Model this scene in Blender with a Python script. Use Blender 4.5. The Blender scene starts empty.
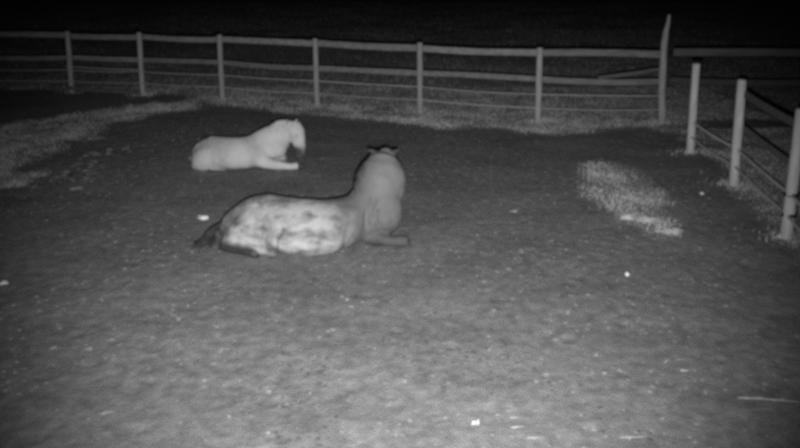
import bpy, bmesh, math, random
import numpy as np
from mathutils import Vector, Matrix

random.seed(7)
RNG = np.random.default_rng(11)
SC = bpy.context.scene
COL = SC.collection

# ---------------------------------------------------------------- camera
CAM_H, FOC, CX, CY, HORIZON = 2.9, 750.0, 400.0, 224.0, -45.0
TILT = math.atan((CY - HORIZON) / FOC)
cd = bpy.data.cameras.new('camera'); cam = bpy.data.objects.new('camera', cd); COL.objects.link(cam)
cd.sensor_width = 36; cd.lens = 36 * FOC / 800; cd.clip_start = .05; cd.clip_end = 1000
cam.location = (0, 0, CAM_H); cam.rotation_euler = (math.pi / 2 - TILT, 0, 0)
SC.camera = cam

# ---------------------------------------------------------------- night sky (before dawn)
W = bpy.data.worlds.new('World'); SC.world = W; W.use_nodes = True
nt = W.node_tree; bg = nt.nodes['Background']
sky = nt.nodes.new('ShaderNodeTexSky'); sky.sky_type = 'NISHITA'; sky.sun_disc = False
sky.sun_elevation = math.radians(-4); sky.sun_rotation = math.radians(60)
bw = nt.nodes.new('ShaderNodeRGBToBW')                     # the camera records in one tone
nt.links.new(sky.outputs['Color'], bw.inputs[0]); nt.links.new(bw.outputs[0], bg.inputs['Color'])
bg.inputs['Strength'].default_value = 0.05

# the infrared lamp of the night camera, mounted just under its lens
ld = bpy.data.lights.new('infrared_lamp', 'SPOT'); lamp = bpy.data.objects.new('infrared_lamp', ld); COL.objects.link(lamp)
ld.energy = 3700; ld.spot_size = math.radians(70.5); ld.spot_blend = 1.0; ld.shadow_soft_size = .045
lamp.location = (.03, .12, CAM_H - .13)
lamp.rotation_euler = (math.pi / 2 - TILT * .98, 0, math.radians(.6))

vs = SC.view_settings
vs.view_transform = 'Standard'; vs.look = 'None'; vs.exposure = 0; vs.gamma = 1; vs.use_curve_mapping = False
SC.cycles.filter_width = 4.6
SC.cycles.max_bounces = 4
SC.cycles.use_denoising = False

# ---------------------------------------------------------------- helpers
CT, ST = math.cos(TILT), math.sin(TILT)
def ground(px, py, z=0.0):
    """world x, y of a place on the ground measured off the photograph"""
    a = (px - CX) / FOC; b = (CY - py) / FOC
    d = (a, CT + b * ST, -ST + b * CT)
    k = (z - CAM_H) / d[2]
    return d[0] * k, d[1] * k

def tag(o, label=None, cat=None, group=None, kind=None):
    if label: o['label'] = label
    if cat: o['category'] = cat
    if group: o['group'] = group
    if kind: o['kind'] = kind
    return o
def link(name, me, mat=None, parent=None):
    o = bpy.data.objects.new(name, me); COL.objects.link(o)
    if mat is not None and not me.materials: me.materials.append(mat)
    if parent: o.parent = parent
    return o
def empty(name, loc=(0, 0, 0)):
    o = bpy.data.objects.new(name, None); COL.objects.link(o); o.location = loc
    o.empty_display_size = .1
    return o
def from_np(name, v, f, smooth=True):
    me = bpy.data.meshes.new(name)
    f = np.asarray(f); n, k = f.shape
    me.vertices.add(len(v)); me.vertices.foreach_set('co', np.asarray(v, np.float32).ravel())
    me.loops.add(n * k); me.loops.foreach_set('vertex_index', f.astype(np.int32).ravel())
    me.polygons.add(n)
    me.polygons.foreach_set('loop_start', np.arange(0, n * k, k, dtype=np.int32))
    me.polygons.foreach_set('loop_total', np.full(n, k, np.int32))
    me.polygons.foreach_set('use_smooth', np.full(n, smooth, bool))
    me.update(calc_edges=True); me.validate()
    return me

def vnoise(x, y, seed=0):
    xi = np.floor(x).astype(np.int64); yi = np.floor(y).astype(np.int64)
    fx = x - xi; fy = y - yi
    fx = fx * fx * fx * (fx * (fx * 6 - 15) + 10); fy = fy * fy * fy * (fy * (fy * 6 - 15) + 10)
    def h(a, b):
        n = (a * 374761393 + b * 668265263 + seed * 974634777) & 0xffffffff
        n = ((n ^ (n >> 13)) * 1274126177) & 0xffffffff
        return ((n ^ (n >> 16)) & 0xffff) / 65535.0
    return (h(xi, yi) * (1 - fx) + h(xi + 1, yi) * fx) * (1 - fy) + (h(xi, yi + 1) * (1 - fx) + h(xi + 1, yi + 1) * fx) * fy
def fbm(x, y, s, oct=3, seed=0):
    v = 0; a = 1; t = 0
    for k in range(oct):
        v = v + a * vnoise(x / s * 2 ** k + 31.7 * k, y / s * 2 ** k - 17.3 * k, seed + k); t += a; a *= .5
    return v / t - .5

def tube_rings(path, rad, up=(0, 0, 1), seg=14, pear=0.0):
    """closed tube along path; rad = list of (side, up) radii"""
    P = [Vector(p) for p in path]; R = [r if isinstance(r, tuple) else (r, r) for r in rad]
    n = len(P); rings = []
    for i in range(n):
        t = (P[min(i + 1, n - 1)] - P[max(i - 1, 0)]).normalized()
        s = t.cross(Vector(up))
        if s.length < 1e-3: s = t.cross(Vector((0, 1, 0)))
        s.normalize(); u = s.cross(t).normalized()
        rings.append([P[i] + s * R[i][0] * math.cos(a) * (1 - pear * math.sin(a)) + u * R[i][1] * math.sin(a) for a in [2 * math.pi * k / seg for k in range(seg)]])
    return rings
def tube(bm, path, rad, up=(0, 0, 1), seg=14, pear=0.0):
    rings = tube_rings(path, rad, up, seg, pear)
    vs_ = [[bm.verts.new(p) for p in r] for r in rings]
    for i in range(len(vs_) - 1):
        for k in range(seg):
            bm.faces.new((vs_[i][k], vs_[i][(k + 1) % seg], vs_[i + 1][(k + 1) % seg], vs_[i + 1][k]))
    bm.faces.new(list(reversed(vs_[0]))); bm.faces.new(vs_[-1])
def ellipsoid(bm, c, r, rot=(0, 0, 0), seg=20):
    m = Matrix.Translation(c) @ (Matrix.Rotation(rot[2], 4, 'Z') @ Matrix.Rotation(rot[1], 4, 'Y') @ Matrix.Rotation(rot[0], 4, 'X')) @ Matrix.Diagonal((*r, 1))
    bmesh.ops.create_uvsphere(bm, u_segments=seg, v_segments=seg // 2 + 2, radius=1, matrix=m)
def box(bm, c, size, rot=None):
    m = Matrix.Translation(c) @ (rot.to_4x4() if rot else Matrix()) @ Matrix.Diagonal((*size, 1))
    return bmesh.ops.create_cube(bm, size=1, matrix=m)
def finish(bm, name, smooth=False):
    bmesh.ops.recalc_face_normals(bm, faces=bm.faces)
    me = bpy.data.meshes.new(name); bm.to_mesh(me); bm.free()
    if smooth: me.polygons.foreach_set('use_smooth', np.ones(len(me.polygons), bool))
    return me

# ---------------------------------------------------------------- materials (one tone: the infrared picture has no colour)
def material(name, lo, hi, scale=8, detail=5, rough=.9, bump=.3, bscale=None, stretch=(1, 1, 1), rand=0.0, attr=None, attr_lo=None, attr_hi=None, spec=.2):
    m = bpy.data.materials.new(name); m.use_nodes = True
    n = m.node_tree.nodes; l = m.node_tree.links; b = n['Principled BSDF']
    tc = n.new('ShaderNodeTexCoord'); mp = n.new('ShaderNodeMapping'); mp.inputs['Scale'].default_value = stretch
    l.new(tc.outputs['Object'], mp.inputs['Vector'])
    t = n.new('ShaderNodeTexNoise'); t.inputs['Scale'].default_value = scale; t.inputs['Detail'].default_value = detail
    t.inputs['Roughness'].default_value = .65
    l.new(mp.outputs[0], t.inputs['Vector'])
    mr = n.new('ShaderNodeMapRange'); mr.inputs['From Min'].default_value = .3; mr.inputs['From Max'].default_value = .7
    mr.inputs['To Min'].default_value = lo; mr.inputs['To Max'].default_value = hi
    l.new(t.outputs['Fac'], mr.inputs['Value'])
    val = mr.outputs[0]
    if attr:
        at = n.new('ShaderNodeAttribute'); at.attribute_name = attr
        mr2 = n.new('ShaderNodeMapRange'); mr2.inputs['From Min'].default_value = .3; mr2.inputs['From Max'].default_value = .7
        mr2.inputs['To Min'].default_value = attr_lo; mr2.inputs['To Max'].default_value = attr_hi
        l.new(t.outputs['Fac'], mr2.inputs['Value'])
        mx = n.new('ShaderNodeMix'); mx.data_type = 'FLOAT'
        l.new(at.outputs['Fac'], mx.inputs[0]); l.new(val, mx.inputs[2]); l.new(mr2.outputs[0], mx.inputs[3])
        val = mx.outputs[0]
    if rand:
        oi = n.new('ShaderNodeObjectInfo'); mr3 = n.new('ShaderNodeMapRange')
        mr3.inputs['To Min'].default_value = 1 - rand; mr3.inputs['To Max'].default_value = 1 + rand
        l.new(oi.outputs['Random'], mr3.inputs['Value'])
        mu = n.new('ShaderNodeMath'); mu.operation = 'MULTIPLY'; l.new(val, mu.inputs[0]); l.new(mr3.outputs[0], mu.inputs[1]); val = mu.outputs[0]
    l.new(val, b.inputs['Base Color'])
    b.inputs['Roughness'].default_value = rough; b.inputs['Specular IOR Level'].default_value = spec
    if bump:
        t2 = n.new('ShaderNodeTexNoise'); t2.inputs['Scale'].default_value = bscale or scale * 4; t2.inputs['Detail'].default_value = 6
        t2.inputs['Roughness'].default_value = .7
        l.new(mp.outputs[0], t2.inputs['Vector'])
        bp = n.new('ShaderNodeBump'); bp.inputs['Strength'].default_value = bump; bp.inputs['Distance'].default_value = .02
        l.new(t2.outputs['Fac'], bp.inputs['Height']); l.new(bp.outputs[0], b.inputs['Normal'])
    return m

M_ground = material('trodden_soil_and_grass', .165, .325, scale=9, detail=15, bump=1.0, bscale=55, attr='grass', attr_lo=.42, attr_hi=.62, spec=.1)
def damp_patches(m, lo, hi, scale):
    n = m.node_tree.nodes; l = m.node_tree.links; b = n['Principled BSDF']; src = b.inputs['Base Color'].links[0].from_socket
    tc = n.new('ShaderNodeTexCoord'); t = n.new('ShaderNodeTexNoise'); t.inputs['Scale'].default_value = scale; t.inputs['Detail'].default_value = 7; t.inputs['Roughness'].default_value = .6
    mp = n.new('ShaderNodeMapping'); mp.inputs['Rotation'].default_value = (0, 0, .5); mp.inputs['Scale'].default_value = (.7, 1.2, 1); l.new(tc.outputs['Object'], mp.inputs['Vector'])
    l.new(mp.outputs[0], t.inputs['Vector']); mr = n.new('ShaderNodeMapRange'); mr.inputs['From Min'].default_value = .32; mr.inputs['From Max'].default_value = .68
    mr.inputs['To Min'].default_value = lo; mr.inputs['To Max'].default_value = hi; l.new(t.outputs['Fac'], mr.inputs['Value'])
    mu = n.new('ShaderNodeMath'); mu.operation = 'MULTIPLY'; l.new(src, mu.inputs[0]); l.new(mr.outputs[0], mu.inputs[1]); l.new(mu.outputs[0], b.inputs['Base Color'])
damp_patches(M_ground, .80, 1.18, 1.3)
M_grass = material('dry_grass', .40, .62, scale=2.5, bump=0, rough=.8, spec=.1)
M_field = material('rough_field_grass', .26, .42, scale=2.5, bump=0, rough=.8, spec=.1)
M_straw = material('straw', .45, .7, scale=6, bump=0, rough=.6)
M_clod = material('soil_clod', .05, .36, scale=9, bump=.6, bscale=60, spec=.1)
M_damp = material('damp_soil_crumb', .07, .15, scale=9, bump=.6, bscale=60, spec=.1)
M_turf = material('dark_turf_lump', .04, .24, scale=5, bump=.6, bscale=40, spec=.1)
M_wood = material('weathered_board', .13, .31, scale=3, detail=9, stretch=(.9, 9, 9), bump=.5, bscale=10, rand=.24)
M_wood_dim = material('grey_board', .08, .15, scale=3, stretch=(.6, 8, 8), bump=.35, bscale=10, rand=.2)
M_wood_mid = material('side_board', .13, .22, scale=3, stretch=(.6, 8, 8), bump=.35, bscale=10, rand=.2)
M_post = material('peeled_post_wood', .28, .46, scale=5, stretch=(5, 5, .7), bump=.4, bscale=14, rand=.12)
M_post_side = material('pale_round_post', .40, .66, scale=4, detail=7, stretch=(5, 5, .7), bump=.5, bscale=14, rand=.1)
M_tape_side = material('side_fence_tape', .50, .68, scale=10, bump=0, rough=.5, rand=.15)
M_tape = material('fence_tape', .28, .42, scale=10, bump=0, rough=.5, rand=.15)
M_black = material('black_plastic', .015, .03, scale=10, bump=.1, rough=.5)
M_stone = material('pale_stone', .55, .8, scale=12, bump=.5, bscale=40)
M_dark_hair = material('dark_horse_hair', .02, .05, scale=14, bump=.2, rough=.55, stretch=(1, 1, 1))
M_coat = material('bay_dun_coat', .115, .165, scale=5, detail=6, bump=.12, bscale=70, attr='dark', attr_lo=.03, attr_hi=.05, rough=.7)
M_pony = material('pale_pony_coat', .42, .56, scale=4, detail=5, bump=.12, bscale=70, attr='dark', attr_lo=.05, attr_hi=.08, rough=.7)
M_mane = material('dusty_mane', .035, .09, scale=9, bump=.2, rough=.7)
M_hoof = material('hoof_horn', .04, .08, scale=20, bump=.2, rough=.5)
M_eye = material('eye', .01, .015, scale=10, bump=0, rough=.6, spec=.05)

# paler blotches on the near horse's coat, over barrel and haunch
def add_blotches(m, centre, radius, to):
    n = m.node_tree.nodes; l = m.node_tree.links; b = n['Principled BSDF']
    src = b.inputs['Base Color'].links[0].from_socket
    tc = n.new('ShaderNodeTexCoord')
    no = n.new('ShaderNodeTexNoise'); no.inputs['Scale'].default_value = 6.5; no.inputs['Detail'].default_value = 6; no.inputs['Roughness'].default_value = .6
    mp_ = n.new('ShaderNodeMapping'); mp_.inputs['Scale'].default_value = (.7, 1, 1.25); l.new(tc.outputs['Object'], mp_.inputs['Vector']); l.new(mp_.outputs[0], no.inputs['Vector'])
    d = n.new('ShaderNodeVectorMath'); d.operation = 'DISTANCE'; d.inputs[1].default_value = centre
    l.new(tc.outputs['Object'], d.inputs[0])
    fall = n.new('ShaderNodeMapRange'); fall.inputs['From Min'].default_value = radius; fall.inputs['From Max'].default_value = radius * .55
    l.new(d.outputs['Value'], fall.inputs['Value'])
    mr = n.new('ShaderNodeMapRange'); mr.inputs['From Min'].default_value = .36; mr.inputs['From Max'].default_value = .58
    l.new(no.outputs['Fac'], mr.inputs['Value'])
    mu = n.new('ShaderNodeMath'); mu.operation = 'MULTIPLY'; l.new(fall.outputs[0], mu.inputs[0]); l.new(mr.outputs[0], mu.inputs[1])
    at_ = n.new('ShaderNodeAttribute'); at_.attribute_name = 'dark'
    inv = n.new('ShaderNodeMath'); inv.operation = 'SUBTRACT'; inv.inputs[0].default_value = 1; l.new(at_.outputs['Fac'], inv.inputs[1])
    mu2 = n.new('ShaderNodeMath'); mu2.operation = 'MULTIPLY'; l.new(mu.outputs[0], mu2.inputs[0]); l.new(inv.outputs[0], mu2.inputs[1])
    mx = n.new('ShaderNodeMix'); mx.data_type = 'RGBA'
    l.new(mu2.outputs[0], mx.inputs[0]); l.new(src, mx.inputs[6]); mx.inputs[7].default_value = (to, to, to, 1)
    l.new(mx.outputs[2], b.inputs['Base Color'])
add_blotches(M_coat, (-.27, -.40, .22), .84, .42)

# ---------------------------------------------------------------- ground
def inside(x, y, poly):
    r = np.zeros(x.shape, bool); n = len(poly)
    for i in range(n):
        x0, y0 = poly[i]; x1, y1 = poly[(i + 1) % n]
        if y0 == y1: continue
        c = ((y0 > y) != (y1 > y)) & (x < (x1 - x0) * (y - y0) / (y1 - y0) + x0)
        r ^= c
    return r
def polydist(x, y, poly):
    d = np.full(x.shape, 1e9); n = len(poly)
    for i in range(n):
        x0, y0 = poly[i]; x1, y1 = poly[(i + 1) % n]
        dx, dy = x1 - x0, y1 - y0
        t = np.clip(((x - x0) * dx + (y - y0) * dy) / (dx * dx + dy * dy), 0, 1)
        d = np.minimum(d, np.hypot(x - x0 - t * dx, y - y0 - t * dy))
    return np.where(inside(x, y, poly), d, -d)
G = lambda pts: [ground(*p) for p in pts]
P_LEFT = G([(-160, 205), (-60, 190), (0, 172), (40, 161), (62, 152), (66, 144), (98, 143), (101, 130), (122, 122), (165, 115), (205, 108), (205, 101), (130, 104), (80, 112), (0, 124), (-200, 130)])
P_BACK = G([(190, 101), (240, 108), (330, 117), (400, 124), (440, 128), (505, 128), (530, 134), (580, 133), (640, 129), (690, 134), (690, 100), (540, 96), (420, 92), (300, 88), (190, 88)])
P_PATCH = G([(578, 164), (600, 158), (626, 165), (642, 172), (652, 186), (670, 193), (681, 206), (685, 225), (689, 239), (662, 239), (640, 227), (615, 223), (598, 208), (590, 195), (584, 180)])
P_CLUMP = G([(-10, 168), (22, 172), (46, 170), (52, 176), (28, 180), (22, 190), (0, 189), (-40, 196)])
P_FENCE = G([(672, 140), (700, 150), (728, 182), (775, 240), (806, 262), (900, 300), (990, 260), (820, 180), (730, 135), (690, 120)])
BACK_LINE = G([(-200, 88), (71, 93), (222, 99), (420, 113), (538, 122), (661, 124), (900, 124)])

def field_mask(x, y):
    by = np.interp(x, [p[0] for p in BACK_LINE], [p[1] for p in BACK_LINE])
    right = np.interp(y, [7.4, 9.5, 11.2, 13], [4.5, 4.75, 4.9, 5.1])
    out = np.maximum(y - by - .1, np.where(y < 13, x - right, -9))
    return np.clip(out / .4, 0, 1)
def grass_mask(x, y):
    wx = x + .34 * fbm(x, y, .8, 4, 5); wy = y + .6 * fbm(x, y, .8, 4, 9)
    m = np.zeros(x.shape)
    for poly, soft, amt in ((P_LEFT, .45, 1.0), (P_BACK, .4, .9), (P_PATCH, .35, .68), (P_CLUMP, .2, .9), (P_FENCE, .3, .6)):
        m = np.maximum(m, amt * np.clip(polydist(wx, wy, poly) / soft + .35, 0, 1))
    m = m * np.clip(.75 + 1.3 * fbm(x, y, .45, 3, 77), .15, 1)
    return np.maximum(m, .8 * field_mask(wx, wy))

HB = (-.955, 7.50)     # base of the near horse
PB = (-2.285, 10.60)    # base of the far pony
def height(x, y, m=None):
    if m is None: m = grass_mask(x, y)
    h = .05 * fbm(x, y, 2.6, 2, 1)
    rough = np.clip(.55 + 1.6 * fbm(x, y, 1.7, 2, 40), .15, 1.2)
    lump = np.abs(fbm(x, y, .30, 3, 2)) * .012 + fbm(x, y, .07, 2, 3) * .013
    h = h + (1 - .55 * m) * rough * lump + .03 * m * fbm(x, y, .35, 2, 8)
    for (bx, by), rx, ry in ((HB, 1.25, .75), (PB, 1.0, .6)):
        d = np.hypot((x - bx) / rx, (y - by) / ry)
        k = np.clip((1.25 - d) / .35, 0, 1); h = h * (1 - k)
    return h
def height1(x, y): return float(height(np.array([x]), np.array([y]))[0])

def graded(lo, hi, fine, steps):
    a = [lo]
    while a[-1] < hi: a.append(a[-1] + steps(a[-1]) * fine)
    return np.array(a)
ys = np.concatenate([np.array([-40, -20, -10, -4, 0, 1.6, 2.4]), graded(2.9, 20, 1, lambda y: .006 * max(y - 1.2, 1.8)), np.geomspace(20.4, 320, 70)])
xc = graded(0, 9, 1, lambda x: .016 if x < 2.5 else .016 + (x - 2.5) * .006)
xp = np.concatenate([xc, np.geomspace(9.3, 260, 45)])
xs = np.concatenate([-xp[:0:-1], xp])
X, Y = np.meshgrid(xs, ys)
mask = grass_mask(X.ravel(), Y.ravel())
Z = height(X.ravel(), Y.ravel(), mask)
far = np.clip((Y.ravel() - 16) / 8, 0, 1); Z = Z + far * .12 * fbm(X.ravel(), Y.ravel(), 3.0, 3, 21)
nx, ny = len(xs), len(ys)
# hoof prints pressed into the soil
Zg = Z.reshape(ny, nx); hr = random.Random(17)
for _ in range(420):
    hy = 3.2 + 9.5 * hr.random() ** 1.2; hx = hr.uniform(-.55, .55) * hy; a_ = hr.uniform(0, math.pi); dep = hr.uniform(.001, .006)
    i0, i1 = np.searchsorted(xs, (hx - .16, hx + .16)); j0, j1 = np.searchsorted(ys, (hy - .16, hy + .16))
    dx = X[j0:j1, i0:i1] - hx; dy = Y[j0:j1, i0:i1] - hy
    u_ = (dx * math.cos(a_) + dy * math.sin(a_)) / .065; v_ = (-dx * math.sin(a_) + dy * math.cos(a_)) / .055
    r_ = np.sqrt(u_ * u_ + v_ * v_)
    Zg[j0:j1, i0:i1] += dep * (-1.0 / (1 + np.exp((r_ - 1) * 9)) + .45 * np.exp(-((r_ - 1.35) / .3) ** 2))
Z = Zg.ravel()
idx = np.arange(nx * ny).reshape(ny, nx)
F = np.stack([idx[:-1, :-1], idx[:-1, 1:], idx[1:, 1:], idx[1:, :-1]], -1).reshape(-1, 4)
gm = from_np('ground', np.stack([X.ravel(), Y.ravel(), Z], 1), F)
at = gm.attributes.new('grass', 'FLOAT', 'POINT'); at.data.foreach_set('value', mask.astype(np.float32))
tag(link('ground', gm, M_ground), 'trodden bare soil of the paddock with grass along the fences', kind='structure')

# ---------------------------------------------------------------- grass, straw litter and clods (uncountable)
def scatter(n, x0, x1, y0, y1, fn):
    x = RNG.uniform(x0, x1, n); y = y0 * (y1 / y0) ** RNG.uniform(0, 1, n)
    k = RNG.uniform(0, 1, n) < fn(x, y)
    return x[k], y[k]
def blades(name, x, y, hmin, hmax, width, label, mat):
    n = len(x); z = height(x, y) - .005 + np.clip((y - 16) / 8, 0, 1) * .12 * fbm(x, y, 3.0, 3, 21)
    a = RNG.uniform(0, 2 * np.pi, n); b = RNG.uniform(0, 2 * np.pi, n)
    hgt = RNG.uniform(hmin, hmax, n) * (.5 + 1.0 * vnoise(x / .4, y / .4, 50)); ln = RNG.uniform(.2, 1.1, n) * hgt
    w = width * RNG.uniform(.6, 1.3, n)
    p0 = np.stack([x - np.cos(a) * w, y - np.sin(a) * w, z], 1); p1 = np.stack([x + np.cos(a) * w, y + np.sin(a) * w, z], 1)
    mx_, my_ = x + np.cos(b) * ln * .35, y + np.sin(b) * ln * .35
    p2 = np.stack([mx_ + np.cos(a) * w * .7, my_ + np.sin(a) * w * .7, z + hgt * .6], 1)
    p3 = np.stack([mx_ - np.cos(a) * w * .7, my_ - np.sin(a) * w * .7, z + hgt * .6], 1)
    p4 = np.stack([x + np.cos(b) * ln, y + np.sin(b) * ln, z + hgt], 1)
    V = np.stack([p0, p1, p2, p3, p4], 1).reshape(-1, 3); o = np.arange(n) * 5
    T = np.concatenate([np.stack([o, o + 1, o + 2], 1), np.stack([o, o + 2, o + 3], 1), np.stack([o + 3, o + 2, o + 4], 1)])
    return tag(link(name, from_np(name, V, T, False), mat), label, 'grass', kind='stuff')
x, y = scatter(800000, -9, 7, 7, 17.5, lambda x, y: np.clip(grass_mask(x, y) - .12, 0, 1) * (1 - .6 * field_mask(x, y)) * np.clip(.75 + 1.5 * fbm(x, y, .3, 2, 61), .1, 1))
blades('short_grass', x, y, .012, .05, .0028, 'short trampled grass inside the paddock edge', M_grass)
x, y = scatter(190000, -24, 24, 13, 50, lambda x, y: field_mask(x, y) * np.clip(.6 + 2.0 * fbm(x, y, 1.8, 3, 60), 0, 1) * (np.abs(x) < .62 * y + 1))
blades('field_grass', x, y, .03, .09, .0045, 'rough grass of the dark field beyond the fence', M_field)

def bits(name, n, region, lmin, lmax, wmin, wmax, flat, label, cat, mat, dens):
    x, y = scatter(n, *region, dens); n = len(x); z = height(x, y)
    a = RNG.uniform(0, np.pi, n); L = RNG.uniform(lmin, lmax, n) ; w = RNG.uniform(wmin, wmax, n); hh = w * flat
    c, s = np.cos(a), np.sin(a)
    base = np.array([[-1, -1, 0], [1, -1, 0], [1, 1, 0], [-1, 1, 0], [-.6, -.6, 1], [.7, -.5, 1], [.6, .6, 1], [-.5, .7, 1]], float)
    Fq = np.array([[0, 1, 5, 4], [1, 2, 6, 5], [2, 3, 7, 6], [3, 0, 4, 7], [4, 5, 6, 7]])
    jit = RNG.uniform(.75, 1.25, (n, 8, 3)); B = base[None] * jit
    bx = B[..., 0] * L[:, None]; by = B[..., 1] * w[:, None]
    V = np.stack([x[:, None] + bx * c[:, None] - by * s[:, None], y[:, None] + bx * s[:, None] + by * c[:, None], z[:, None] - .004 + B[..., 2] * hh[:, None]], -1).reshape(-1, 3)
    Fx = (Fq[None] + (np.arange(n) * 8)[:, None, None]).reshape(-1, 4)
    return tag(link(name, from_np(name, V, Fx, False), mat), label, cat, kind='stuff')
near = lambda x, y: np.clip(.5 + 2.2 * fbm(x, y, 1.4, 3, 90), .03, 1) * (np.abs(x) < .6 * y + .3)
bits('straw_litter', 1300, (-7, 7, 3, 12), .010, .045, .0018, .004, .8, 'scattered bits of straw trodden into the bare soil', 'straw', M_straw, lambda x, y: near(x, y) * .5 * (fbm(x, y, .9, 2, 91) > .03))
bits('dark_crumbs', 4200, (-2.6, 2.4, 3, 7), .007, .026, .006, .020, .7, 'dark crumbs of damp soil trodden up in the foreground', 'soil', M_damp, lambda x, y: np.clip(-.05 + 3.5 * fbm(x, y, .8, 3, 70), 0, 1) * np.exp(-((x - .2) / 1.6) ** 2))
bits('soil_clods', 12000, (-7, 7, 3, 14), .006, .022, .005, .018, .7, 'small crumbs and clods of loose soil', 'soil', M_clod, near)

C0, C1 = ground(40, 196), ground(104, 150)
bits('churned_clods', 150, (C0[0] - .3, ground(100, 175)[0], C0[1], C1[1]), .02, .07, .02, .06, .7, 'churned lumps of earth and turf beside the grass at left', 'soil', M_turf, lambda x, y: np.clip(.4 + 2 * fbm(x, y, .5, 2, 33), 0, 1))

# ---------------------------------------------------------------- fences
def post_mesh(h, r=.06, lean=(0, 0), seed=0, top_r=None):
    rnd = random.Random(seed); bm = bmesh.new()
    n = 7; path = []; rad = []
    for i in range(n):
        t = i / (n - 1); z = -.25 + (h + .25) * t
        path.append((lean[0] * t + rnd.uniform(-.002, .002), lean[1] * t + rnd.uniform(-.002, .002), z)); rr = r * (1.08 - .14 * t) * rnd.uniform(.96, 1.04)
        rad.append((rr, rr * rnd.uniform(.94, 1.06)))
    path.append((lean[0], lean[1], h + .012)); rad.append((r * .78, r * .78))
    tube(bm, path, rad, up=(0, 1, 0), seg=12)
    return finish(bm, 'post', True)
def board_mesh(a, b, hgt, thick, seed=0):
    """a plank between two points, slightly bowed, bevelled"""
    rnd = random.Random(seed); a, b = Vector(a), Vector(b); d = b - a; L = d.length
    bm = bmesh.new(); n = 6; rings = []
    t = d.normalized(); s = t.cross(Vector((0, 0, 1))).normalized(); u = s.cross(t)
    sag = rnd.uniform(-.035, .018); e = .006
    for i in range(n + 1):
        q = i / n; c = a + d * q + u * (sag * math.sin(math.pi * q) + rnd.uniform(-.003, .003)) + s * rnd.uniform(-.003, .003)
        hh, tt = hgt / 2 * rnd.uniform(.95, 1.05), thick / 2
        rings.append([bm.verts.new(c + s * x_ + u * z_) for x_, z_ in ((-tt, -hh + e), (-tt + e, -hh), (tt - e, -hh), (tt, -hh + e), (tt, hh - e), (tt - e, hh), (-tt + e, hh), (-tt, hh - e))])
    for i in range(n):
        for k in range(8): bm.faces.new((rings[i][k], rings[i][(k + 1) % 8], rings[i + 1][(k + 1) % 8], rings[i + 1][k]))
    bm.faces.new(rings[0]); bm.faces.new(rings[-1])
    return finish(bm, 'board')
def tape_mesh(a, b, hgt=.022, thick=.005, sag=.015):
    bm = bmesh.new(); a, b = Vector(a), Vector(b); n = 8; rings = []
    s = (b - a).normalized().cross(Vector((0, 0, 1))).normalized()
    for i in range(n + 1):
        q = i / n; c = a.lerp(b, q) - Vector((0, 0, sag * math.sin(math.pi * q)))
        rings.append([bm.verts.new(c + s * x_ + Vector((0, 0, z_))) for x_, z_ in ((-thick, -hgt / 2), (thick, -hgt / 2), (thick, hgt / 2), (-thick, hgt / 2))])
    for i in range(n):
        for k in range(4): bm.faces.new((rings[i][k], rings[i][(k + 1) % 4], rings[i + 1][(k + 1) % 4], rings[i + 1][k]))
    bm.faces.new(rings[0]); bm.faces.new(rings[-1])
    return finish(bm, 'tape')

def fence(name, label, posts, side, boards, tapes, board_mat, group='fences round the paddock', skip=(), post_mat=None, tape_mat=None, tape_h=.022):
    """posts: (x, y, height, lean, radius); boards: z of board centres; side: offset of the boards from the posts"""
    root = empty(name, (posts[0][0], posts[0][1], 0)); tag(root, label, 'fence', group)
    o = Vector(root.location)
    L = []
    for i, (x, y, h, lean, r) in enumerate(posts):
        if r:
            p = link('post', post_mesh(h, r, lean, i + len(name)), post_mat or M_post, root); p.location = Vector((x, y, 0)) - o
        L.append((x, y))
    for i in range(len(posts) - 1):
        a, b = Vector((*L[i], 0)), Vector((*L[i + 1], 0)); t = (b - a).normalized(); n = Vector((-t.y, t.x, 0)) * side
        for k, (z, hgt) in enumerate(boards):
            if (i, k) in skip: continue
            za = z + random.uniform(-.012, .012); zb = z + random.uniform(-.012, .012)
            r0, r1 = posts[i][4] or .05, posts[i + 1][4] or .05
            pa = a + n * (r0 + .010 + .004 * (i % 2)) + t * .003 + Vector((posts[i][3][0] * za, posts[i][3][1] * za, za))
            pb = b + n * (r1 + .010 + .004 * (i % 2)) - t * .003 + Vector((posts[i + 1][3][0] * zb, posts[i + 1][3][1] * zb, zb))
            link('board', board_mesh(pa - o, pb - o, hgt * random.uniform(.92, 1.05), .026, i * 9 + k), board_mat[k], root)
        for k, z in enumerate(tapes):
            r0, r1 = posts[i][4] or .05, posts[i + 1][4] or .05
            link('tape', tape_mesh(a - n * (r0 * .9) + Vector((0, 0, z)) - o, b - n * (r1 * .9) + Vector((0, 0, z)) - o, hgt=tape_h, sag=random.uniform(.005, .03)), tape_mat or M_tape, root)
    return root

bp = [(-46, 91, 33), (71, 93, 33), (142, 95, 34), (222, 99, 35), (317, 106, 39), (420, 113, 42), (538, 122, 48), (661, 124, 50)]
posts = []
for i, (px, py, pt) in enumerate(bp):
    x, y = ground(px, py)
    posts.append((x, y, 1.33, (-.016 * x + random.uniform(-.015, .015), random.uniform(-.02, .02)), .058 if i < 7 else 0))
BACK = fence('rail_fence', 'pale wooden post and rail fence with thin tapes across the back of the paddock', posts, 1,
             ((1.24, .115), (.76, .105)), (.52, .27), (M_wood, M_wood))
FEET = [(p[0], p[1]) for p in posts] + [ground(*q) for q in ((691, 153), (735, 185), (787, 238))]
wx_, wy_ = [], []
for k, (fx, fy) in enumerate(FEET):
    n_ = RNG.integers(70, 190); rr = np.abs(RNG.normal(0, .16, n_)) + .05; aa = RNG.uniform(0, 2 * np.pi, n_)
    wx_.append(fx + rr * np.cos(aa) * 1.3); wy_.append(fy + rr * np.sin(aa))
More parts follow.
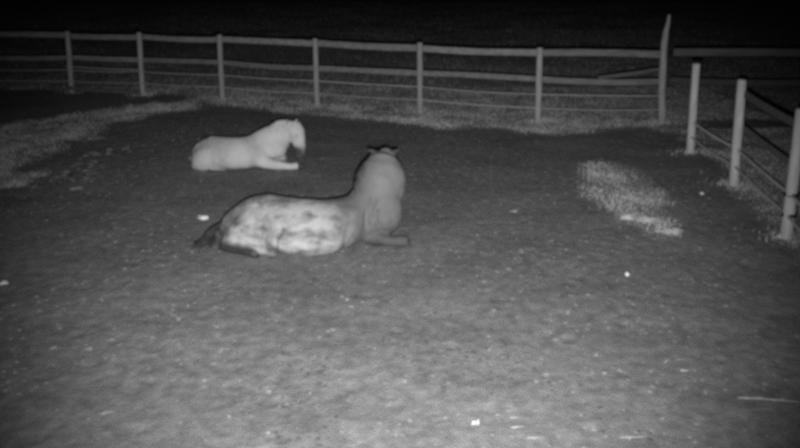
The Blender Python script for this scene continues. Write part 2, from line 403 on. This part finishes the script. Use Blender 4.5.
blades('weeds', np.concatenate(wx_), np.concatenate(wy_), .025, .09, .004, 'loose weeds and grass growing round the feet of the fence posts', M_grass)
# the tall crooked pole at the corner end of the back fence, and a raised spare rail
bo = Vector(BACK.location); cx, cy = posts[-1][:2]
bm = bmesh.new()
pole = [(0, 0, -.25), (.0, 0, .2), (-.05, .01, .55), (-.075, 0, .9), (-.10, .0, 1.25), (-.11, 0, 1.45), (-.10, .02, 1.62), (-.075, .03, 1.78), (-.07, .03, 1.92)]
tube(bm, pole, [.072, .07, .064, .068, .06, .060, .050, .036, .024], up=(0, 1, 0), seg=10)
p = link('crooked_pole', finish(bm, 'crooked_pole', True), M_post, BACK); p.location = Vector((cx, cy, 0)) - bo
p['label'] = 'tall crooked pole with a bent tip at the fence corner'
a = Vector((*ground(596, 123), .80)); b = Vector((cx, cy - .02, 1.0)); a.y += .13; b.y += .10
link('board', board_mesh(a - bo, b - bo, .07, .024, 99), M_wood_dim, BACK)
# low board in the span at the left
a = Vector((posts[1][0], posts[1][1] - .07, .12)); b = Vector((posts[2][0], posts[2][1] - .07, .08))
link('board', board_mesh(a - bo, b - bo, .09, .024, 98), M_wood_dim, BACK)
for z in (.62,):
    link('tape', tape_mesh(Vector((posts[1][0], posts[1][1] - .07, .6)) - bo, Vector((posts[2][0], posts[2][1] - .07, .56)) - bo), M_tape, BACK)

# right-hand fence towards the camera
rp = [(691, 153, 0), (735, 185, 0), (787, 238, 0), (868, 330, 0)]
posts = []
for i, (px, py, _) in enumerate(rp):
    x, y = ground(px, py)
    posts.append((x, y, (1.37, 1.39, 1.40, 1.38)[i], ((-.10, 0), (-.12, 0), (-.09, 0), (-.06, 0))[i], (.060, .062, .062, .062)[i]))
RIGHT = fence('side_fence', 'nearer fence of round pale posts with dim rails along the right side', posts, 1,
              ((1.22, .09), (.78, .075)), (.50, .27), (M_wood_mid, M_wood_mid), skip=((0, 0), (0, 1)), post_mat=M_post_side, tape_mat=M_tape_side, tape_h=.03)
ro = Vector(RIGHT.location)
for i, (x, y, h, lean, r) in enumerate(posts[2:3]):
    for z in (.50, .27):
        bm = bmesh.new(); tube(bm, [(0, 0, -.02), (0, 0, .02)], [r * 1.13, r * 1.13], seg=12)
        ellipsoid(bm, (-r * 1.2, 0, 0), (.02, .02, .025), seg=8)
        q = link('insulator', finish(bm, 'insulator', True), M_black, RIGHT); q.location = Vector((x + lean[0] * z / h, y, z)) - ro
x, y, h, lean, r = posts[0]
bm = bmesh.new(); tube(bm, [(0, 0, 0), (0, 0, .025), (0, 0, .045)], [r * 1.25, r * 1.3, r * .8], seg=12)
q = link('post_cap', finish(bm, 'post_cap', True), M_black, RIGHT); q.location = Vector((x + lean[0], y + lean[1], h + .005)) - ro
# stone packed round the foot of the nearest post
x, y = posts[2][:2]

# fence beyond the corner, running on to the right
posts = []
for px, py in ((666, 121), (815, 123), (960, 125)):
    x, y = ground(px, py); posts.append((x, y, 1.3, (0, 0), .055))
posts[0] = posts[0][:4] + (0,)
M_wood_dark = material('dark_board', .06, .10, scale=3, stretch=(.6, 8, 8), bump=.35, bscale=10)
fence('outer_fence', 'dim rail fence beyond the corner running on behind the side fence', posts, 1, ((1.24, .13), (.74, .10)), (), (M_wood_dim, M_wood_dark))

# ---------------------------------------------------------------- horses
def solid(parts, voxel, smooth_it, name):
    """one continuous skin over overlapping lofts"""
    bm = bmesh.new()
    for fn in parts: fn(bm)
    me = finish(bm, name)
    o = bpy.data.objects.new('tmp', me); COL.objects.link(o)
    r = o.modifiers.new('r', 'REMESH'); r.mode = 'VOXEL'; r.voxel_size = voxel; r.use_smooth_shade = True
    s = o.modifiers.new('s', 'SMOOTH'); s.factor = .5; s.iterations = smooth_it
    dg = bpy.context.evaluated_depsgraph_get(); dg.update()
    out = bpy.data.meshes.new_from_object(o.evaluated_get(dg)); out.name = name
    bpy.data.objects.remove(o); bpy.data.meshes.remove(me)
    out.polygons.foreach_set('use_smooth', np.ones(len(out.polygons), bool))
    return out
def verts_of(me):
    v = np.empty(len(me.vertices) * 3, np.float32); me.vertices.foreach_get('co', v); return v.reshape(-1, 3)
def relax(me, weight, it):
    v = verts_of(me).astype(np.float64); n = len(v)
    e = np.empty(len(me.edges) * 2, np.int32); me.edges.foreach_get('vertices', e); e = e.reshape(-1, 2)
    deg = np.bincount(e.ravel(), minlength=n)[:, None]
    w = weight(v)[:, None]
    for _ in range(it):
        a = np.zeros_like(v)
        for k in range(3):
            a[:, k] = np.bincount(e[:, 0], v[e[:, 1], k], n) + np.bincount(e[:, 1], v[e[:, 0], k], n)
        v = v + .6 * w * (a / np.maximum(deg, 1) - v)
    me.vertices.foreach_set('co', v.astype(np.float32).ravel()); me.update()
def uneven(me, amp):
    v = verts_of(me).astype(np.float64); nrm = np.empty(len(me.vertices) * 3, np.float32); me.vertices.foreach_get('normal', nrm); nrm = nrm.reshape(-1, 3)
    h = fbm(v[:, 0] + v[:, 1] * .2, v[:, 2] + 3 - v[:, 1] * .5, .15, 3, 12) + .6 * fbm(v[:, 0] * 1.3, v[:, 2] + v[:, 1] * .6 + 7, .09, 3, 15)
    v = v + nrm * (amp * h)[:, None] * np.clip(v[:, 2] / .1, .2, 1)[:, None]
    me.vertices.foreach_set('co', v.astype(np.float32).ravel()); me.update()
def capsules_dark(me, segs):
    """dark points of the coat: lower legs, ear tips, muzzle; plus painted shade, and darker withers and neck"""
    v = verts_of(me); m = np.zeros(len(v))
    for a, b, r, soft, *amt in segs:
        a, b = np.array(a), np.array(b); d = b - a
        t = np.clip((v - a) @ d / (d @ d), 0, 1); dist = np.linalg.norm(v - a - t[:, None] * d, axis=1)
        m = np.maximum(m, (amt[0] if amt else 1) * np.clip((r - dist) / soft + .5, 0, 1))
    at_ = me.attributes.new('dark', 'FLOAT', 'POINT'); at_.data.foreach_set('value', m.astype(np.float32))
def crease(me, lines, depth, width):
    v = verts_of(me); nrm = np.empty(len(me.vertices) * 3, np.float32); me.vertices.foreach_get('normal', nrm); nrm = nrm.reshape(-1, 3)
    off = np.zeros(len(v)); P_ = np.array([1, 0, 1]); v0 = v.copy(); v = v * P_
    for line in lines:
        best = np.full(len(v), 1e9)
        for a, b in zip(line, line[1:]):
            a, b = np.array(a) * P_, np.array(b) * P_; d = b - a
            t = np.clip((v - a) @ d / (d @ d), 0, 1); best = np.minimum(best, np.linalg.norm((v - a - t[:, None] * d) * P_, axis=1))
        off += depth * np.exp(-(best / width) ** 2)
    v = v0 - nrm * (off * np.clip(-v0[:, 1] / .06, 0, 1))[:, None]
    me.vertices.foreach_set('co', v.astype(np.float32).ravel()); me.update()
def hair(name, strands, mat, parent, width):
    """tapered locks, each a thin three-sided tube"""
    bm = bmesh.new()
    for path in strands:
        n = len(path); w = width * random.uniform(.7, 1.3)
        tube(bm, path, [w * (1.0 - .85 * (i / (n - 1)) ** 1.5) for i in range(n)], seg=4)
    return link(name, finish(bm, name, True), mat, parent)
def hoof(loc, direction, parent, size=.055):
    d = Vector(direction).normalized(); bm = bmesh.new()
    tube(bm, [Vector((0, 0, 0)), d * .03, d * size * 1.5], [size * .72, size * .85, size * 1.05], seg=12)
    o = link('hoof', finish(bm, 'hoof', True), M_hoof, parent); o.location = loc
    return o
def ear_parts(base, tip, w):
    b, t = Vector(base), Vector(tip)
    return lambda bm: tube(bm, [b.lerp(t, q) for q in (0, .25, .55, .85, 1)], [(w * .8, w * .55), (w, w * .5), (w * .85, w * .4), (w * .4, w * .25), (.006, .006)], up=(0, 1, 0), seg=10)

# --- the near horse: lying on its chest, rump to the left, neck raised, head turned away
horse = empty('horse', (HB[0], HB[1], 0))
tag(horse, 'near dun horse lying in the middle, neck raised and head turned away', 'horse')
L = lambda path, rad, up=(0, 0, 1), seg=26, pear=0.0: (lambda bm: tube(bm, path, rad, up, seg, pear))
E_ = lambda c, r, rot=(0, 0, 0): (lambda bm: ellipsoid(bm, c, r, rot))
parts = [
    # trunk
    L([(-.97, .0, .13), (-.94, .0, .14), (-.86, .0, .17), (-.74, -.01, .215), (-.60, -.03, .28), (-.44, -.06, .305), (-.28, -.15, .295), (-.12, -.23, .29), (.04, -.26, .285), (.20, -.21, .28), (.36, -.10, .285), (.52, -.01, .29), (.68, 0, .29), (.80, 0, .28), (.86, 0, .27)],
      [(.05, .05), (.13, .10), (.19, .145), (.23, .195), (.25, .24), (.27, .265), (.34, .265), (.42, .27), (.44, .27), (.40, .26), (.31, .25), (.24, .235), (.20, .22), (.14, .16), (.05, .06)], pear=.30),
    E_((-.55, -.18, .205), (.36, .25, .235), (0, -.42, -.05)),             # near haunch
    E_((-.66, .12, .20), (.24, .18, .20), (0, -.4, 0)),                            # far haunch
    E_((.45, -.15, .27), (.20, .15, .22), (0, -.4, 0)),               # near shoulder
    E_((.45, .15, .27), (.20, .15, .22), (0, -.4, 0)),
    E_((.77, -.02, .38), (.225, .19, .30)),                            # breast
    # neck
    L([(.50, 0, .28), (.62, .0, .38), (.71, .01, .49), (.745, .02, .60), (.76, .04, .71), (.778, .08, .81), (.79, .13, .875), (.80, .19, .90)],
      [(.19, .25), (.19, .27), (.18, .265), (.17, .27), (.155, .265), (.14, .225), (.12, .155), (.06, .07)], up=(-1, 0, .3)),
    # head, hanging away on the far side
    L([(.80, .10, .85), (.80, .19, .86), (.805, .29, .80), (.81, .40, .70), (.815, .50, .59), (.82, .58, .50), (.82, .64, .44), (.82, .665, .42)],
      [(.08, .08), (.115, .13), (.12, .145), (.105, .13), (.08, .10), (.068, .085), (.06, .075), (.03, .04)], up=(0, 1, 1)),
    E_((.80, .29, .72), (.085, .10, .10)),                             # jaw
    ear_parts((.725, .17, .935), (.60, .16, .985), .038), ear_parts((.86, .18, .925), (.955, .17, .985), .036),
    # near hind leg, folded
    L([(-.45, -.24, .22), (-.32, -.40, .16), (-.26, -.46, .12)], [.17, .14, .09]),
    L([(-.28, -.42, .12), (-.52, -.36, .11), (-.78, -.28, .09), (-.90, -.24, .08)], [.11, .095, .07, .060]),
    L([(-.91, -.24, .07), (-.78, -.33, .05), (-.64, -.39, .045), (-.56, -.42, .045)], [.058, .042, .04, .045]),
    # far hind leg, tucked out to the far side
    L([(-.62, .22, .24), (-.40, .40, .15), (-.34, .44, .12)], [.16, .12, .085]),
    L([(-.34, .44, .11), (-.62, .42, .09), (-.80, .38, .075)], [.09, .07, .055]),
    L([(-.80, .38, .06), (-.62, .46, .045), (-.46, .52, .045)], [.055, .04, .045]),
    # forelegs folded at the knee
    L([(.50, -.10, .19), (.68, -.13, .12), (.88, -.16, .075), (.98, -.17, .085), (1.04, -.17, .08)], [.12, .085, .054, .062, .054]),
    L([(1.03, -.165, .075), (1.01, -.15, .05), (.88, -.10, .045), (.72, -.09, .045)], [.06, .05, .042, .045]),
    L([(.50, .17, .20), (.66, .22, .16), (.78, .24, .10), (.86, .25, .08)], [.12, .09, .065, .058]),
    L([(.87, .26, .075), (.85, .30, .05), (.74, .33, .045), (.62, .34, .045)], [.058, .05, .042, .045]),
]
me = solid(parts, .0125, 8, 'body')
relax(me, lambda v: np.clip((.62 - v[:, 0]) / .15, 0, 1) * np.clip((v[:, 2] - .03) / .12, .15, 1) * np.clip((.50 - v[:, 1]) / .1, 0, 1), 90)
uneven(me, .017)
crease(me, [[(.60, 0, .26), (.60, 0, .36), (.615, 0, .46), (.64, 0, .54)], [(.66, 0, .30), (.655, 0, .38), (.67, 0, .47), (.70, 0, .52)], [(.72, 0, .27), (.71, 0, .34), (.72, 0, .42)]], .021, .014)
crease(me, [[(-.27, -.58, .02), (-.29, -.52, .14), (-.27, -.44, .26), (-.22, -.34, .36)]], .022, .03)
crease(me, [[(.36, -.40, .04), (.40, -.36, .14), (.43, -.30, .26), (.44, -.26, .36)]], .018, .035)
capsules_dark(me, [((-.95, -.24, .05), (-.56, -.43, .04), .085, .05), ((.72, -.18, .06), (1.0, -.17, .07), .14, .10, .55), ((1.09, -.17, .14), (1.10, -.19, .06), .05, .03), ((.95, -.12, .04), (.72, -.09, .045), .06, .03),  # dim light low on the chest painted into the near forearm's coat
                   ((-.80, .38, .06), (-.46, .52, .045), .07, .04), ((.85, .31, .05), (.62, .34, .045), .06, .03), ((.22, -.06, .52), (.44, -.03, .50), .16, .14, .4), ((.49, -.06, .62), (.58, -.03, .85), .10, .12, .38), ((.60, -.10, .45), (.66, -.12, .66), .03, .07, .16),  # darker tone over the withers and the mane side of the neck
                   ((.70, .17, .955), (.60, .16, .99), .05, .03), ((.90, .18, .95), (.97, .17, .99), .045, .03), ((.82, .60, .48), (.82, .67, .42), .09, .05)])
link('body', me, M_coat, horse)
for loc, d in (((-.57, -.418, .047), (1, -.2, -.05)), ((-.48, .51, .05), (1, .3, -.05)), ((.73, -.09, .048), (-1, -.05, -.08)), ((.63, .34, .048), (-1, .05, -.08))): hoof(loc, d, horse)
for s in (-1, 1):
    bm = bmesh.new(); ellipsoid(bm, (0, 0, 0), (.014, .022, .020), seg=12); e = link('eye', finish(bm, 'eye', True), M_eye, horse); e.location = (.806 + s * .108, .345, .775)
rnd = random.Random(3)
# mane along the crest, falling to the far side
crest = [(.45, .0, .53), (.47, .0, .59), (.49, .01, .68), (.52, .02, .78), (.575, .05, .86), (.65, .10, .925), (.74, .15, .955)]
strands = []
for i in range(150):
    q = rnd.uniform(0, len(crest) - 1.001); k = int(q); p = Vector(crest[k]).lerp(Vector(crest[k + 1]), q - k)
    side = 1 if rnd.random() < .72 else -1
    l_ = rnd.uniform(.08, .16) if side > 0 else rnd.uniform(.05, .10)
    p += Vector((rnd.uniform(0, .03), rnd.uniform(-.02, .02), rnd.uniform(-.02, .0)))
    strands.append([p, p + Vector((-.012, side * .04, .015)), p + Vector((.0, side * (.07 + l_ * .3), -l_ * .35)), p + Vector((.02, side * (.10 + l_ * .3), -l_))])
for i in range(22):                                                     # forelock and tuft between the ears
    p = Vector((.80 + rnd.uniform(-.10, .10), .17 + rnd.uniform(-.02, .03), .925))
    strands.append([p, p + Vector((rnd.uniform(-.03, .03), .03, .03)), p + Vector((rnd.uniform(-.06, .06), .10, .0)), p + Vector((rnd.uniform(-.06, .06), .17, -.08))])
hair('mane', strands, M_mane, horse, .007)
strands = []
for i in range(130):
    p = Vector((-.91 + rnd.uniform(0, .03), -.04 + rnd.uniform(-.03, .03), .25 + rnd.uniform(-.03, .02)))
    e = Vector((rnd.uniform(-1.22, -1.0), rnd.uniform(-.28, -.02), rnd.uniform(.015, .07)))
    k = Vector((-1.03 + rnd.uniform(-.02, .02), -.10 + rnd.uniform(-.05, .05), .17 + rnd.uniform(-.03, .03)))
    f = k.lerp(e, .55) + Vector((rnd.uniform(-.02, .02), rnd.uniform(-.03, .03), -.03))
    strands.append([p, k, f, e])
hair('tail', strands, M_dark_hair, horse, .011)

M_pony_eye = material('dull_eye', .14, .18, scale=10, bump=0, rough=.7, spec=.05)
# --- the far pony: smaller and paler, facing right, face hanging down
pony = empty('pony', (PB[0], PB[1], 0)); pony.scale = (1.04, 1.04, 1.04)
tag(pony, 'small pale pony lying behind the horse with one foreleg stretched out', 'pony')
parts = [
    L([(-.74, 0, .11), (-.71, 0, .12), (-.64, 0, .15), (-.53, -.01, .20), (-.38, -.04, .235), (-.22, -.13, .24), (-.08, -.19, .24), (.06, -.15, .24), (.18, -.06, .24), (.30, 0, .24), (.40, 0, .23), (.45, 0, .22)],
      [(.03, .03), (.10, .09), (.145, .14), (.18, .185), (.20, .22), (.27, .22), (.31, .22), (.275, .22), (.21, .21), (.17, .19), (.11, .13), (.05, .06)], pear=.30),
    E_((-.44, -.16, .165), (.27, .19, .18), (0, -.4, 0)), E_((-.46, .11, .17), (.20, .14, .16), (0, -.4, 0)),
    E_((.22, -.12, .22), (.16, .11, .17), (0, -.4, 0)), E_((.47, -.05, .29), (.17, .13, .17)),
    # neck
    L([(.12, 0, .24), (.26, 0, .29), (.40, 0, .36), (.52, -.01, .43), (.63, -.02, .50), (.71, -.03, .555), (.745, -.03, .57)],
      [(.15, .19), (.15, .22), (.14, .22), (.125, .21), (.105, .185), (.09, .13), (.05, .05)], up=(-1, 0, 1)),
    # head
    L([(.66, -.03, .60), (.72, -.04, .56), (.765, -.05, .48), (.79, -.06, .39), (.805, -.07, .29), (.81, -.075, .21), (.81, -.08, .15), (.805, -.08, .12)],
      [(.06, .06), (.095, .12), (.10, .125), (.09, .11), (.07, .09), (.062, .075), (.058, .065), (.03, .03)], up=(1, 0, 0)),
    E_((.70, -.045, .44), (.09, .075, .10)),
    ear_parts((.74, -.075, .60), (.775, -.10, .665), .032), ear_parts((.745, .015, .60), (.78, .03, .665), .032),
    # legs
    L([(.20, -.15, .16), (.34, -.20, .11), (.46, -.215, .075), (.53, -.215, .07), (.60, -.21, .055), (.70, -.205, .045), (.755, -.20, .052), (.80, -.20, .05)], [.11, .095, .07, .068, .052, .044, .05, .04]),
    L([(.22, .15, .16), (.40, .19, .10), (.55, .20, .07)], [.10, .07, .052]), L([(.56, .21, .06), (.44, .25, .04), (.30, .26, .04)], [.05, .038, .04]),
    L([(-.36, -.20, .18), (-.20, -.30, .11), (-.16, -.31, .09)], [.13, .10, .07]),
    L([(-.18, -.29, .09), (-.42, -.26, .08), (-.66, -.20, .06)], [.085, .075, .05]), L([(-.66, -.20, .05), (-.55, -.24, .038), (-.44, -.27, .038)], [.042, .034, .038]),
    L([(-.40, .2, .18), (-.22, .30, .1)], [.12, .08]), L([(-.22, .3, .08), (-.46, .30, .07), (-.62, .26, .05)], [.07, .055, .04]), L([(-.62, .26, .05), (-.46, .32, .038), (-.34, .35, .038)], [.04, .034, .038]),
]
me = solid(parts, .0115, 7, 'body')
relax(me, lambda v: np.clip((.50 - v[:, 0]) / .12, 0, 1) * np.clip((v[:, 2] - .03) / .10, .15, 1), 130)
uneven(me, .015)
capsules_dark(me, [((.79, -.08, .24), (.81, -.08, .12), .09, .05), ((.72, -.06, .32), (.76, -.07, .22), .06, .05)])  # grey muzzle, with the shadow in the gap behind it painted in
link('body', me, M_pony, pony)
for loc, d in (((.80, -.20, .048), (1, 0, -.1)), ((.31, .26, .042), (-1, 0, -.1)), ((-.45, -.268, .042), (1, -.2, -.05)), ((-.35, .345, .042), (1, .2, -.05))): hoof(loc, d, pony, .042)
for s in (-1, 1):
    bm = bmesh.new(); ellipsoid(bm, (0, 0, 0), (.013, .010, .013), seg=12); e = link('eye', finish(bm, 'eye', True), M_pony_eye, pony); e.location = (.785, -.055 + s * .092, .47)
M_pale_hair = material('pale_pony_hair', .32, .42, scale=14, bump=.2, rough=.6)
crest = [(.14, 0, .43), (.25, 0, .48), (.35, 0, .545), (.46, -.01, .605), (.57, -.02, .655), (.68, -.03, .665)]
strands = []
for i in range(110):
    q = rnd.uniform(0, len(crest) - 1.001); k = int(q); p = Vector(crest[k]).lerp(Vector(crest[k + 1]), q - k) + Vector((0, rnd.uniform(-.015, .015), -.025))
    l_ = rnd.uniform(.08, .15)
    sd = 1 if i % 3 else -1
    strands.append([p, p + Vector((-.008, sd * .03, .012)), p + Vector((.0, sd * .085, -l_ * .35)), p + Vector((.02, sd * .115, -l_))])
for i in range(26):
    p = Vector((.735 + rnd.uniform(-.02, .02), -.035 + rnd.uniform(-.05, .05), .635)); l_ = rnd.uniform(.10, .18)
    strands.append([p, p + Vector((.055, rnd.uniform(-.02, .02), -.02)), p + Vector((.105, rnd.uniform(-.04, .04), -l_ * .6)), p + Vector((.115, rnd.uniform(-.05, .05), -l_ - .03))])
hair('mane', strands, M_pale_hair, pony, .007)
strands = []
for i in range(60):
    p = Vector((-.70, rnd.uniform(-.02, .02), .17)); e = Vector((rnd.uniform(-.80, -.66), rnd.uniform(.12, .32), rnd.uniform(.012, .03)))
    k = p.lerp(e, .4) + Vector((-.03, 0, .0))
    strands.append([p, k, k.lerp(e, .6), e])
hair('tail', strands, M_pale_hair, pony, .008)

# ---------------------------------------------------------------- small things lying about
def hay(px, py, size, label, seed, n=90):
    x, y = ground(px, py); rnd = random.Random(seed); bm = bmesh.new()
    for i in range(n):
        c = Vector((rnd.gauss(0, .5) * size[0], rnd.gauss(0, .5) * size[1], abs(rnd.gauss(0, .5)) * size[2])); a_ = rnd.uniform(0, math.pi); l_ = rnd.uniform(.02, .05)
        d = Vector((math.cos(a_), math.sin(a_), rnd.uniform(-.25, .35))) * l_
        tube(bm, [c - d, c + Vector((0, 0, rnd.uniform(0, .008))), c + d], [.003, .0035, .002], seg=4)
    o = link('hay_clump', finish(bm, 'hay_clump', True), M_straw); o.location = (x, y, height1(x, y) + .004)
    return tag(o, label, 'hay', 'hay clumps along the grass patch')
def lump(name, px, py, size, label, cat, mat, seed, group=None):
    x, y = ground(px, py); rnd = random.Random(seed); bm = bmesh.new()
    bmesh.ops.create_icosphere(bm, subdivisions=3, radius=1)
    for v in bm.verts:
        n = 1 + .22 * math.sin(v.co.x * 3.1 + seed) * math.cos(v.co.y * 2.7 + seed * 2) + .12 * math.sin(v.co.z * 5 + v.co.x * 4 + seed) + rnd.uniform(-.03, .03)
        v.co = Vector((v.co.x * size[0] * n, v.co.y * size[1] * n, v.co.z * size[2] * n))
    o = link(name, finish(bm, name, True), mat); o.location = (x, y, height1(x, y) + size[2] * .5 * (fbm(x, y, .9, 2, 91) > .03)); o.rotation_euler.z = rnd.uniform(-.4, .4)
    return tag(o, label, cat, group)
lump('stone', 203, 219, (.065, .05, .028), 'pale flat stone on the soil just behind the horse rump', 'stone', M_stone, 1)
lump('stone', 513, 211, (.05, .04, .02), 'pale stone on bare soil right of the raised neck', 'stone', M_clod, 2)
lump('stone', 627, 276, (.02, .02, .022), 'small bright white stone alone on dark soil right of the horse', 'stone', M_stone, 3)
lump('stone', 4, 284, (.04, .035, .025), 'pale stone at the far left edge of the picture', 'stone', M_stone, 4)
lump('stone', 702, 194, (.035, .025, .02), 'small pale stone on the soil left of the side fence posts', 'stone', M_straw, 5)
lump('stone', 75, 189, (.09, .04, .02), 'pale flat stone beside the churned grass at left', 'stone', M_clod, 6)
hay(671, 233, (.11, .06, .04), 'bright hay clump at the lower end of the grass patch', 7)
hay(645, 221, (.10, .05, .03), 'flat hay clump in the middle of the grass patch edge', 8)
hay(627, 219, (.06, .04, .04), 'small round hay clump at the left of the grass patch edge', 9)
lump('stone', 783, 237, (.07, .05, .05), 'rough stone lying against the foot of the nearest fence post', 'stone', M_straw, 10)

def stalk(pts, r, label, name='straw_stalk', mat=M_straw):
    w = []
    for px, py, dz in pts:
        x, y = ground(px, py); w.append((x, y, height1(x, y) + r + dz))
    o = Vector(w[0]); bm = bmesh.new()
    r = r * .75
    tube(bm, [Vector(p) - o for p in w], [r] * (len(w) - 1) + [r * .5], seg=6)
    e = link(name, finish(bm, name, True), mat); e.location = o
    return tag(e, label, 'straw' if 'straw' in name else 'stick', 'stalks lying on the soil')
stalk([(737, 402, .02), (760, 404, .03), (785, 406, .03), (812, 408, .03)], .0035, 'long bright straw stalk at the lower right corner')
stalk([(740, 412, .0), (765, 411, .005), (790, 411, .005)], .004, 'thin dark stick under the long bright stalk', 'thin_stick', M_clod)
stalk([(620, 439, .01), (635, 440, .015), (649, 438, .01)], .003, 'short pale straw stalk at the bottom edge of the picture')
stalk([(664, 366, .02), (672, 361, .02)], .003, 'tiny slanted straw stalk near the white chip')
stalk([(680, 374, .015), (688, 375, .02)], .006, 'short thick white straw chip on the right of the foreground')
stalk([(511, 429, .01), (524, 429, .015)], .0045, 'pale straw stalk right of the bright straw tuft')
stalk([(510, 419, .01), (519, 419, .01)], .0035, 'small straw stalk above the pale one in the foreground')
stalk([(527, 439, .01), (543, 439, .01)], .003, 'faint straw stalk near the bottom edge, middle')
# bright bent tuft of straw in the foreground
x, y = ground(475, 425)
bm = bmesh.new(); rnd = random.Random(5)
for a_, b_ in (((-.02, 0, .0), (-.012, 0, .035)), ((-.012, 0, .035), (.0, -.005, .012)), ((.0, -.005, .012), (.022, 0, .042)), ((.022, 0, .042), (.02, 0, .0)), ((-.02, .005, .005), (.02, .01, .02))):
    a_, b_ = Vector(a_), Vector(b_); tube(bm, [a_, a_.lerp(b_, .5) + Vector((.002, 0, .002)), b_], [.005, .006, .004], seg=6)
o = link('straw_tuft', finish(bm, 'straw_tuft', True), M_stone); o.location = (x, y, height1(x, y))
tag(o, 'bright bent straw tuft on the soil at the bottom middle', 'straw')
